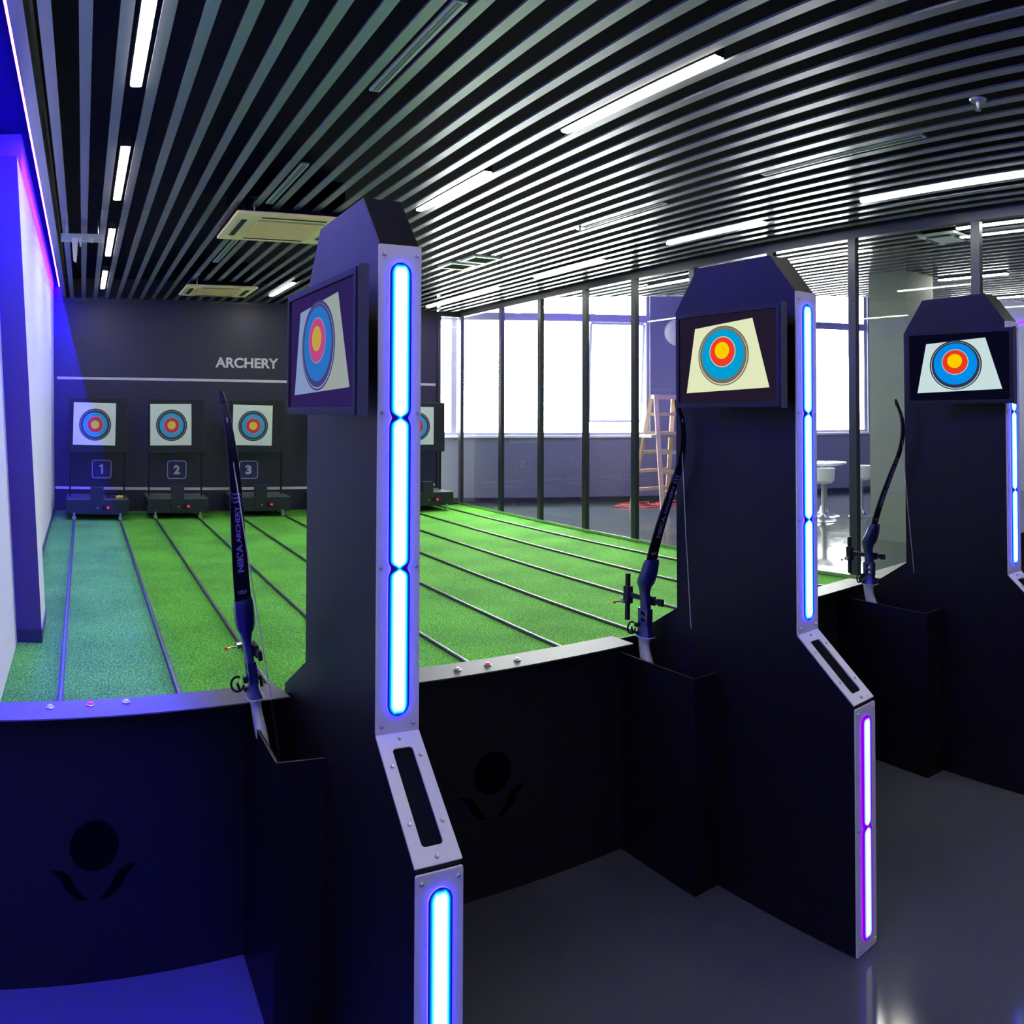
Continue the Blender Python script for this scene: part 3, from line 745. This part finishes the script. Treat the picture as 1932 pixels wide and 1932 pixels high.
# ================================================================== MONITORS
def monitor(pa, pb, z0, z1, label, i):
    """pa = nearer bottom corner (x, y), pb = farther; screen faces the archers' left (-x)"""
    a = Vector((pa[0], pa[1], 0)); b = Vector((pb[0], pb[1], 0)); w = (b-a).length; d = (b-a)/w
    n = Vector((-d.y, d.x, 0))                    # towards -x
    if n.x > 0: n = -n
    t = thing('monitor', label, 'monitor', (a + (b-a)/2 - n*0.02 + Vector((0, 0, z0))), group='screens on the partitions')
    org = Vector(t.location)
    # screen seen from -x: left side of the picture is the far end (b)
    def fr(u, v, dep=0): q = b + (a-b)*u + Vector((0, 0, z0 + (z1-z0)*v)) + n*dep - org; return q
    h = z1-z0
    m = MB()
    m.add([fr(u, v, dd) for dd in (-0.022, -0.002) for u, v in ((0,0),(1,0),(1,1),(0,1))], [(0,1,2,3),(7,6,5,4),(0,4,5,1),(1,5,6,2),(2,6,7,3),(3,7,4,0)])
    m.build('housing', 'blackm', t, bevel=0.004)
    m = MB(); ring_plate(m, w, h, w-0.028, h-0.032, 0.003, lambda u, v, dd: fr(0.5+u/w, 0.5+v/h, dd-0.002), 0.010); m.build('bezel', 'blackm', t, bevel=0.0015)
    # picture on the display
    e = 0.0145/w; g = 0.0165/h
    def sf(u, v, dd): return fr(e+(1-2*e)*u, g+(1-2*g)*v, dd)
    m = MB()
    m.add([sf(0,0,0.0005), sf(1,0,0.0005), sf(1,1,0.0005), sf(0,1,0.0005)], [(0,1,2,3)])
    m.mi = 1
    q = [(.17, .865), (.765, .925), (.925, .155), (.075, .115)]
    m.add([sf(u, v, 0.0010) for u, v in q], [(0,1,2,3)])
    if i == 0:
        m.mi = 6; m.add([sf(u, v, 0.0012) for u, v in ((.45, .893), (.765, .925), (.925, .155), (.47, .1345))], [(0,1,2,3)])
    asp = (w-0.029)/(h-0.033)
    for k_, (r, mi, cu, cv) in enumerate(((.262, 2, .468, .53), (.248, 1, .468, .525), (.243, 2, .468, .53), (.218, 3, .467, .545), (.134, 1, .465, .575), (.128, 4, .465, .575), (.074, 5, .462, .59))):
        m.mi = mi
        m.disc((cu, cv), 0, r, lambda u, v, k_=k_: sf(u, v, 0.0013+0.0003*k_), ry=asp*0.86)
    o = m.build('display', SCR[i], t, fixn=False)
    # grey side strip at the near end, and wall bracket
    m = MB(); m.bar(a - d*0.004 - n*0.008 + Vector((0, 0, z0-0.004)) - org, a - d*0.004 - n*0.008 + Vector((0, 0, z1+0.004)) - org, 0.008, 0.022, up=(1, 0, 0)); m.build('edge_trim', 'mtrim', t)
    px = [PX[0], PX[1], PX[2]][i]
    mid = (a+b)/2; m = MB()
    m.box(mid.x-org.x+0.026, px-org.x-0.0005, mid.y-org.y-0.06, mid.y-org.y+0.06, 0.08, h-0.08)
    m.build('mount', 'blackm', t)
    return t
monitor((0.558, 1.602), (0.541, 2.105), 1.594, 1.904, 'monitor on the nearest partition showing a target tinted blue', 0)
monitor((1.885, 1.655), (1.872, 2.118), 1.618, 1.938, 'monitor on the middle partition showing a target on yellowish paper', 1)
monitor((3.066, 1.435), (3.032, 1.93), 1.632, 1.946, 'monitor on the rightmost partition showing a target on pale paper', 2)

# ================================================================== BOWS
ZB = [(0.80, 0), (0.90, 0), (1.0, -0.012), (1.095, -0.034), (1.2, -0.072), (1.33, -0.13), (1.43, -0.176), (1.50, -0.192), (1.55, -0.193), (1.60, -0.184), (1.655, -0.158)]
def prof_at(z):
    # smooth interpolation of the limb curve
    pts = ZB
    if z <= pts[0][0]: return pts[0][1]
    for i in range(len(pts)-1):
        z0, y0 = pts[i]; z1, y1 = pts[i+1]
        if z <= z1:
            m0 = (y1 - pts[max(i-1, 0)][1])/(z1 - pts[max(i-1, 0)][0]); j = min(i+2, len(pts)-1)
            m1 = (pts[j][1]-y0)/(pts[j][0]-z0); u = (z-z0)/(z1-z0); h = z1-z0
            return (2*u**3-3*u*u+1)*y0 + (u**3-2*u*u+u)*h*m0 + (-2*u**3+3*u*u)*y1 + (u**3-u*u)*h*m1
    return pts[-1][1]
def limb_w(z): return 0.046 if z < 1.1 else 0.046 - 0.030*((z-1.1)/0.555)**1.3
def bow(loc, lean, label):
    t = thing('recurve_bow', label, 'bow', loc, rot=(0, lean, 0), group='recurve bows standing in the booth boxes')
    # the whole is written in heights above the floor; the empty sits at the grip throat (z 0.80)
    Z = 0.80
    def sec(cx, cy, w, d, z, n=12, p=3.2):
        out = []
        for k in range(n):
            a = 2*math.pi*k/n; c, s_ = math.cos(a), math.sin(a)
            out.append((cx + w*math.copysign(abs(c)**(2/p), c), cy + d*math.copysign(abs(s_)**(2/p), s_), z-Z))
        return out
    lm = MB(); zs = [1.06+0.595*i/40 for i in range(41)]
    lm.loft([[(-limb_w(z)/2, prof_at(z)-0.004, z-Z), (limb_w(z)/2, prof_at(z)-0.004, z-Z), (limb_w(z)/2, prof_at(z)+0.004, z-Z), (-limb_w(z)/2, prof_at(z)+0.004, z-Z)] for z in zs])
    up = lm.build('upper_limb', 'limb', t, bevel=0.001)
    m = MB(); m.tube([(0, prof_at(1.65)-0.004, 1.640-Z), (0, prof_at(1.655)+0.004, 1.668-Z)], [0.010, 0.006], n=10); m.build('limb_tip', 'limb', up, smooth=True)
    # printing on the belly side of the limb
    def on_limb(zc, txt, length, width, bold, off=0.0):
        v, f, w, h = text_geo(txt, 1.0, bold)
        m_ = MB(); m_.add([(off - p[1]*width/h, prof_at(zc + p[0]*length/w)-0.0046, zc + p[0]*length/w - Z) for p in v], f)
        o = m_.build('print', 'txt', up, fixn=False); s2 = o.modifiers.new('s', 'SOLIDIFY'); s2.thickness = 0.0006; s2.offset = 0
    on_limb(1.211, "NIK'A", 0.082, 0.018, 0.03)
    on_limb(1.310, 'ARCHERY', 0.106, 0.013, 0.022)
    m = MB()
    for k in range(3):                            # three swooshes above the lettering
        for j in range(8):
            pass
        P = []
        for side in (1, -1):
            rng = range(9) if side == 1 else range(8, -1, -1)
            for j in rng:
                u = j/8; x = -0.017+0.034*u; z = 1.410 - 0.011*k - 0.026*u - 0.006*math.sin(2*math.pi*u)
                wd = 0.0022*math.sin(math.pi*min(max(u, 0.04), 0.96))
                z2 = z + side*wd
                P.append((x, prof_at(z2)-0.0046, z2-Z))
        n = len(P); m.add(P, [(j, j+1, n-2-j, n-1-j) for j in range(8)])
    o = m.build('print', 'txt', up, fixn=False); s2 = o.modifiers.new('s', 'SOLIDIFY'); s2.thickness = 0.0006; s2.offset = 0
    on_limb2 = text_geo("NIK'A", 1.0, 0.03)
    v, f, w, h = on_limb2
    m = MB(); m.add([(p[0]*0.026/w, prof_at(1.112+p[1]*0.006/h)-0.0046, 1.112+p[1]*0.006/h-Z) for p in v], f)
    m.box(-0.009, 0.009, prof_at(1.105)-0.0052, prof_at(1.105)-0.0044, 1.1055-Z, 1.1065-Z)
    o = m.build('print', 'txt', up, fixn=False); s2 = o.modifiers.new('s', 'SOLIDIFY'); s2.thickness = 0.0006; s2.offset = 0
    # riser
    r = MB()
    r.loft([sec(0, y, w, d, z) for z, y, w, d in ((1.088, -0.034, 0.026, 0.016), (1.075, -0.030, 0.028, 0.022), (1.045, -0.020, 0.029, 0.028), (1.015, -0.006, 0.0285, 0.033),
             (0.998, 0.002, 0.025, 0.034), (0.985, 0.006, 0.018, 0.028), (0.965, 0.006, 0.014, 0.022), (0.94, 0.002, 0.013, 0.021), (0.915, 0.0, 0.013, 0.023), (0.905, 0.0, 0.013, 0.024))])
    for y0, y1 in ((-0.026, -0.012), (0.012, 0.028)):        # open window of the riser, two rails
        r.box(-0.0125, 0.0125, y0, y1, 0.845-Z, 0.906-Z)
    for zc in (0.900, 0.876, 0.852):
        r.add([(x, y, zc-Z+dz+0.35*y) for x in (-0.012, 0.012) for y, dz in ((-0.013, -0.005), (0.013, -0.005), (0.013, 0.005), (-0.013, 0.005))],
              [(0,1,2,3),(7,6,5,4),(0,4,5,1),(1,5,6,2),(2,6,7,3),(3,7,4,0)])
    r.loft([sec(0, y, w, d, z) for z, y, w, d in ((0.848, 0.001, 0.0135, 0.028), (0.83, 0.002, 0.015, 0.032), (0.815, 0.0, 0.020, 0.037), (0.806, 0.0, 0.024, 0.040))])
    rs = r.build('riser', 'riser', t, smooth=True)
    m = MB(); m.loft([sec(0, 0.0, 0.026, 0.042, 0.8065), sec(0, 0.0, 0.026, 0.042, 0.8035)]); m.build('shelf', 'plate', rs, smooth=True)
    # grip
    g = MB(); g.loft([sec(0, y, w, d, z, p=2.4) for z, y, w, d in ((0.803, 0.002, 0.017, 0.030), (0.785, 0.006, 0.0145, 0.025), (0.765, 0.004, 0.0145, 0.024), (0.735, -0.006, 0.016, 0.027), (0.70, -0.020, 0.017, 0.031), (0.675, -0.028, 0.016, 0.028), (0.66, -0.03, 0.013, 0.02))])
    g.build('grip', 'grip', t, smooth=True)
    # lower riser and limb, standing inside the box
    r = MB(); r.loft([sec(0, y, w, d, z) for z, y, w, d in ((0.665, 0.0, 0.013, 0.022), (0.60, 0.0, 0.014, 0.022), (0.54, -0.012, 0.022, 0.028), (0.50, -0.03, 0.024, 0.018))])
    r.build('lower_riser', 'riser', t, smooth=True)
    lz = lambda z: prof_at(1.6 - (z-0.03)*1.18 + 0.0)
    lm = MB(); zs = [0.03+0.49*i/24 for i in range(25)]
    lm.loft([[(-q/2, lz(z)-0.004, z-Z), (q/2, lz(z)-0.004, z-Z), (q/2, lz(z)+0.004, z-Z), (-q/2, lz(z)+0.004, z-Z)] for z in zs for q in [0.018+0.024*(z-0.03)/0.49]])
    lm.build('lower_limb', 'limb', t)
    # string
    s_ = MB(); yb = -0.248
    s_.tube([(0, prof_at(1.60)-0.006, 1.60-Z), (0, prof_at(1.46)-0.0075, 1.46-Z), (0, -0.215, 1.20-Z), (0, yb, 0.88-Z)], 0.0017, n=6)
    s_.tube([(0, yb, 0.66-Z), (0, -0.20, 0.20-Z), (0, lz(0.05)-0.004, 0.06-Z)], 0.0015, n=6)
    st = s_.build('bow_string', 'string', t)
    MB().tube([(0, yb, 0.88-Z), (0, yb-0.002, 0.77-Z), (0, yb, 0.66-Z)], 0.0021, n=6).build('serving', 'limb', st)
    # sight: extension bar runs forward beside the riser, carriage bar and aiming pin
    q = MB(); q.box(0.014, 0.022, -0.055, 0.125, 0.926-Z, 0.944-Z); q.box(0.013, 0.026, -0.03, 0.03, 0.918-Z, 0.950-Z)
    q.box(0.013, 0.025, -0.075, -0.05, 0.922-Z, 0.948-Z)
    si = q.build('sight_bar', 'blackm', t, bevel=0.0015)
    q = MB(); q.box(0.010, 0.024, 0.120, 0.136, 0.838-Z, 1.012-Z); q.box(0.006, 0.030, 0.112, 0.142, 0.90-Z, 0.965-Z); q.build('sight_track', 'blackm', si, bevel=0.0015)
    q = MB(); q.tube([(-0.012, 0.128, 0.912-Z), (0.018, 0.128, 0.912-Z)], 0.010, n=12); q.build('pin_block', 'steel', si, smooth=True)
    q = MB(); q.tube([(-0.042, 0.128, 0.911-Z), (-0.01, 0.128, 0.911-Z)], 0.0022, n=8); q.build('sight_pin', 'brass', si, smooth=True)
    q = MB(); q.lathe([(0.0, -0.006), (0.005, -0.004), (0.006, 0.0), (0.005, 0.004), (0.0, 0.006)], c=(-0.045, 0.128, 0.911-Z), n=12); q.build('pin_tip', 'orange', si, smooth=True)
    # arrow rest ring
    q = MB(); pts = [(-0.040+0.018*math.cos(a), 0.030, 0.836-Z+0.021*math.sin(a)) for a in [math.radians(60+i*285/16) for i in range(17)]]
    q.tube(pts, [0.0035]*17, n=8); q.tube([(-0.040, 0.03, 0.836-Z+0.003), (-0.036, 0.03, 0.818-Z)], 0.004, n=8)
    q.box(-0.022, -0.010, 0.022, 0.038, 0.836-Z, 0.852-Z); q.box(-0.024, -0.012, 0.024, 0.036, 0.812-Z, 0.822-Z)
    q.build('arrow_rest', 'blackm', t, smooth=True)
    q = MB(); q.box(0.012, 0.03, 0.018, 0.03, 0.842-Z, 0.850-Z); q.tube([(0.028, 0.024, 0.842-Z), (0.028, 0.024, 0.818-Z)], 0.005, n=8); q.build('clicker', 'blackm', t)
    return t
bow((0.495, 2.285, 0.793), -0.155, 'leftmost recurve bow, its printed limb facing the camera in front of number 3')
bow((1.912, 2.345, 0.780), 0.02, 'recurve bow beside the middle partition against the green turf')
bow((3.168, 2.238, 0.790), 0.0, 'recurve bow beside the rightmost partition in front of the glass')

# ================================================================== NEXT HALL FURNITURE
# wooden trestle step ladder
t = thing('step_ladder', 'light wooden double step ladder standing beyond the glass wall', 'ladder', (8.95, 10.45, 0))
H_ = 1.90
for sy in (-1, 1):
    for sx in (-1, 1):
        MB().bar((sx*0.40, sy*0.42, 0.0), (sx*0.24, sy*0.05, H_), 0.07, 0.04).build('leg', 'wood', t)
    m = MB()
    for i in range(1, 6):
        u = i/6; x = 0.40-0.16*u; y = sy*(0.42-0.37*u); m.bar((-x, y, H_*u), (x, y, H_*u), 0.03, 0.055)
    m.build('rungs', 'wood', t)
MB().bar((-0.27, 0, H_-0.03), (0.27, 0, H_-0.03), 0.14, 0.07).build('top_hinge', 'wood', t)
MB().box(-0.42, 0.42, -0.16, 0.16, 1.20, 1.25).build('platform', 'lampoff', t)
# coiled red cables
m = MB(); rnd = random.Random(3)
for k in range(5):
    cx, cy, r0 = 9.2+rnd.uniform(-0.5, 0.5), 10.9+rnd.uniform(-0.3, 0.3), rnd.uniform(0.18, 0.4)
    m.tube([(cx+r0*math.cos(a)*(1+0.2*math.sin(3*a)), cy+r0*0.7*math.sin(a), 0.012+0.006*k) for a in [i*2*math.pi/32 for i in range(32)]], 0.009, n=6, closed=True)
tag(m.build('cable', 'cable', smooth=True), 'tangled red cable on the floor under the wooden ladder', 'cable')
# tulip table
t = thing('bar_table', 'round white bar table with trumpet foot beyond the glass wall', 'table', (9.93, 7.85, 0))
MB().lathe([(0.0, 0.79), (0.30, 0.795), (0.345, 0.815), (0.35, 0.83), (0.335, 0.84), (0.0, 0.84)], n=48).build('table_top', 'whitegl', t, smooth=True)
MB().lathe([(0.235, 0.0), (0.235, 0.012), (0.17, 0.03), (0.09, 0.09), (0.05, 0.2), (0.04, 0.45), (0.045, 0.62), (0.07, 0.72), (0.14, 0.785)], n=40).build('pedestal', 'steel', t, smooth=True)
for (x, y), lb in (((10.30, 7.42), 'white bar stool with chrome trumpet foot right of the bar table'), ((9.52, 7.55), 'white bar stool with chrome foot left of the bar table behind the partition')):
    t = thing('bar_stool', lb, 'stool', (x, y, 0), group='bar stools by the round table')
    MB().lathe([(0.20, 0.0), (0.20, 0.01), (0.14, 0.03), (0.06, 0.08), (0.03, 0.16), (0.026, 0.55)], n=36).build('pedestal', 'steel', t, smooth=True)
    MB().lathe([(0.0, 0.55), (0.13, 0.56), (0.17, 0.60), (0.18, 0.78), (0.172, 0.78), (0.16, 0.62), (0.0, 0.60)], n=36).build('seat', 'whitegl', t, smooth=True)
# round disc on the facade wall
v = FA + FT*4.12 - FN*0.03
t = thing('wall_lamp', 'round pale disc lamp high on the wall beyond the glass', 'wall lamp', (v.x, v.y, 3.10), rot=(math.radians(90), 0, math.atan2(FT.y, FT.x)))
MB().lathe([(0.235, -0.03), (0.235, 0.0), (0.21, 0.03), (0.14, 0.055), (0.0, 0.065)], n=40).build('shade', 'discm', t, smooth=True)
MB().lathe([(0.245, -0.031), (0.245, -0.012), (0.236, -0.010)], n=40).build('mounting_ring', 'white', t, smooth=True)
# violet strip on the right wall of the next hall
t = thing('led_strip', 'violet light strip along the far right wall of the next hall', 'light strip', (XR-0.03, 4.0, 3.36))
MB().box(-0.01, 0.02, -4, 5.5, 0, 0.02).build('strip_light', emat('led_far', (0.08, 0.0, 1.0), 25.0), t)

# blue cove light above the window side of the next hall
t = thing('led_strip', 'violet cove light hidden above the ceiling edge at the windows beyond the glass', 'light strip', (8.4, yend(8.4)+0.07, 3.52))
ang = math.atan2(-0.96, 1); dx, dy = math.cos(ang), math.sin(ang)
MB().bar((-2.6*dx, -2.6*dy, 0), (3.6*dx, 3.6*dy, 0), 0.03, 0.015).build('strip_light', emat('led_cove', (0.14, 0.03, 1.0), 220.0), t)

# bottle on the rightmost counter
t = thing('bottle', 'orange bottle with blue cap on the counter at the right picture edge', 'bottle', (4.75, 2.42, 0.765))
MB().lathe([(0.0, 0.0), (0.034, 0.0), (0.036, 0.01), (0.036, 0.13), (0.03, 0.155), (0.014, 0.175), (0.013, 0.19)], n=24).build('body', 'orange', t, smooth=True)
MB().lathe([(0.016, 0.186), (0.016, 0.215), (0.0, 0.217)], n=20).build('cap', 'badge', t, smooth=True)
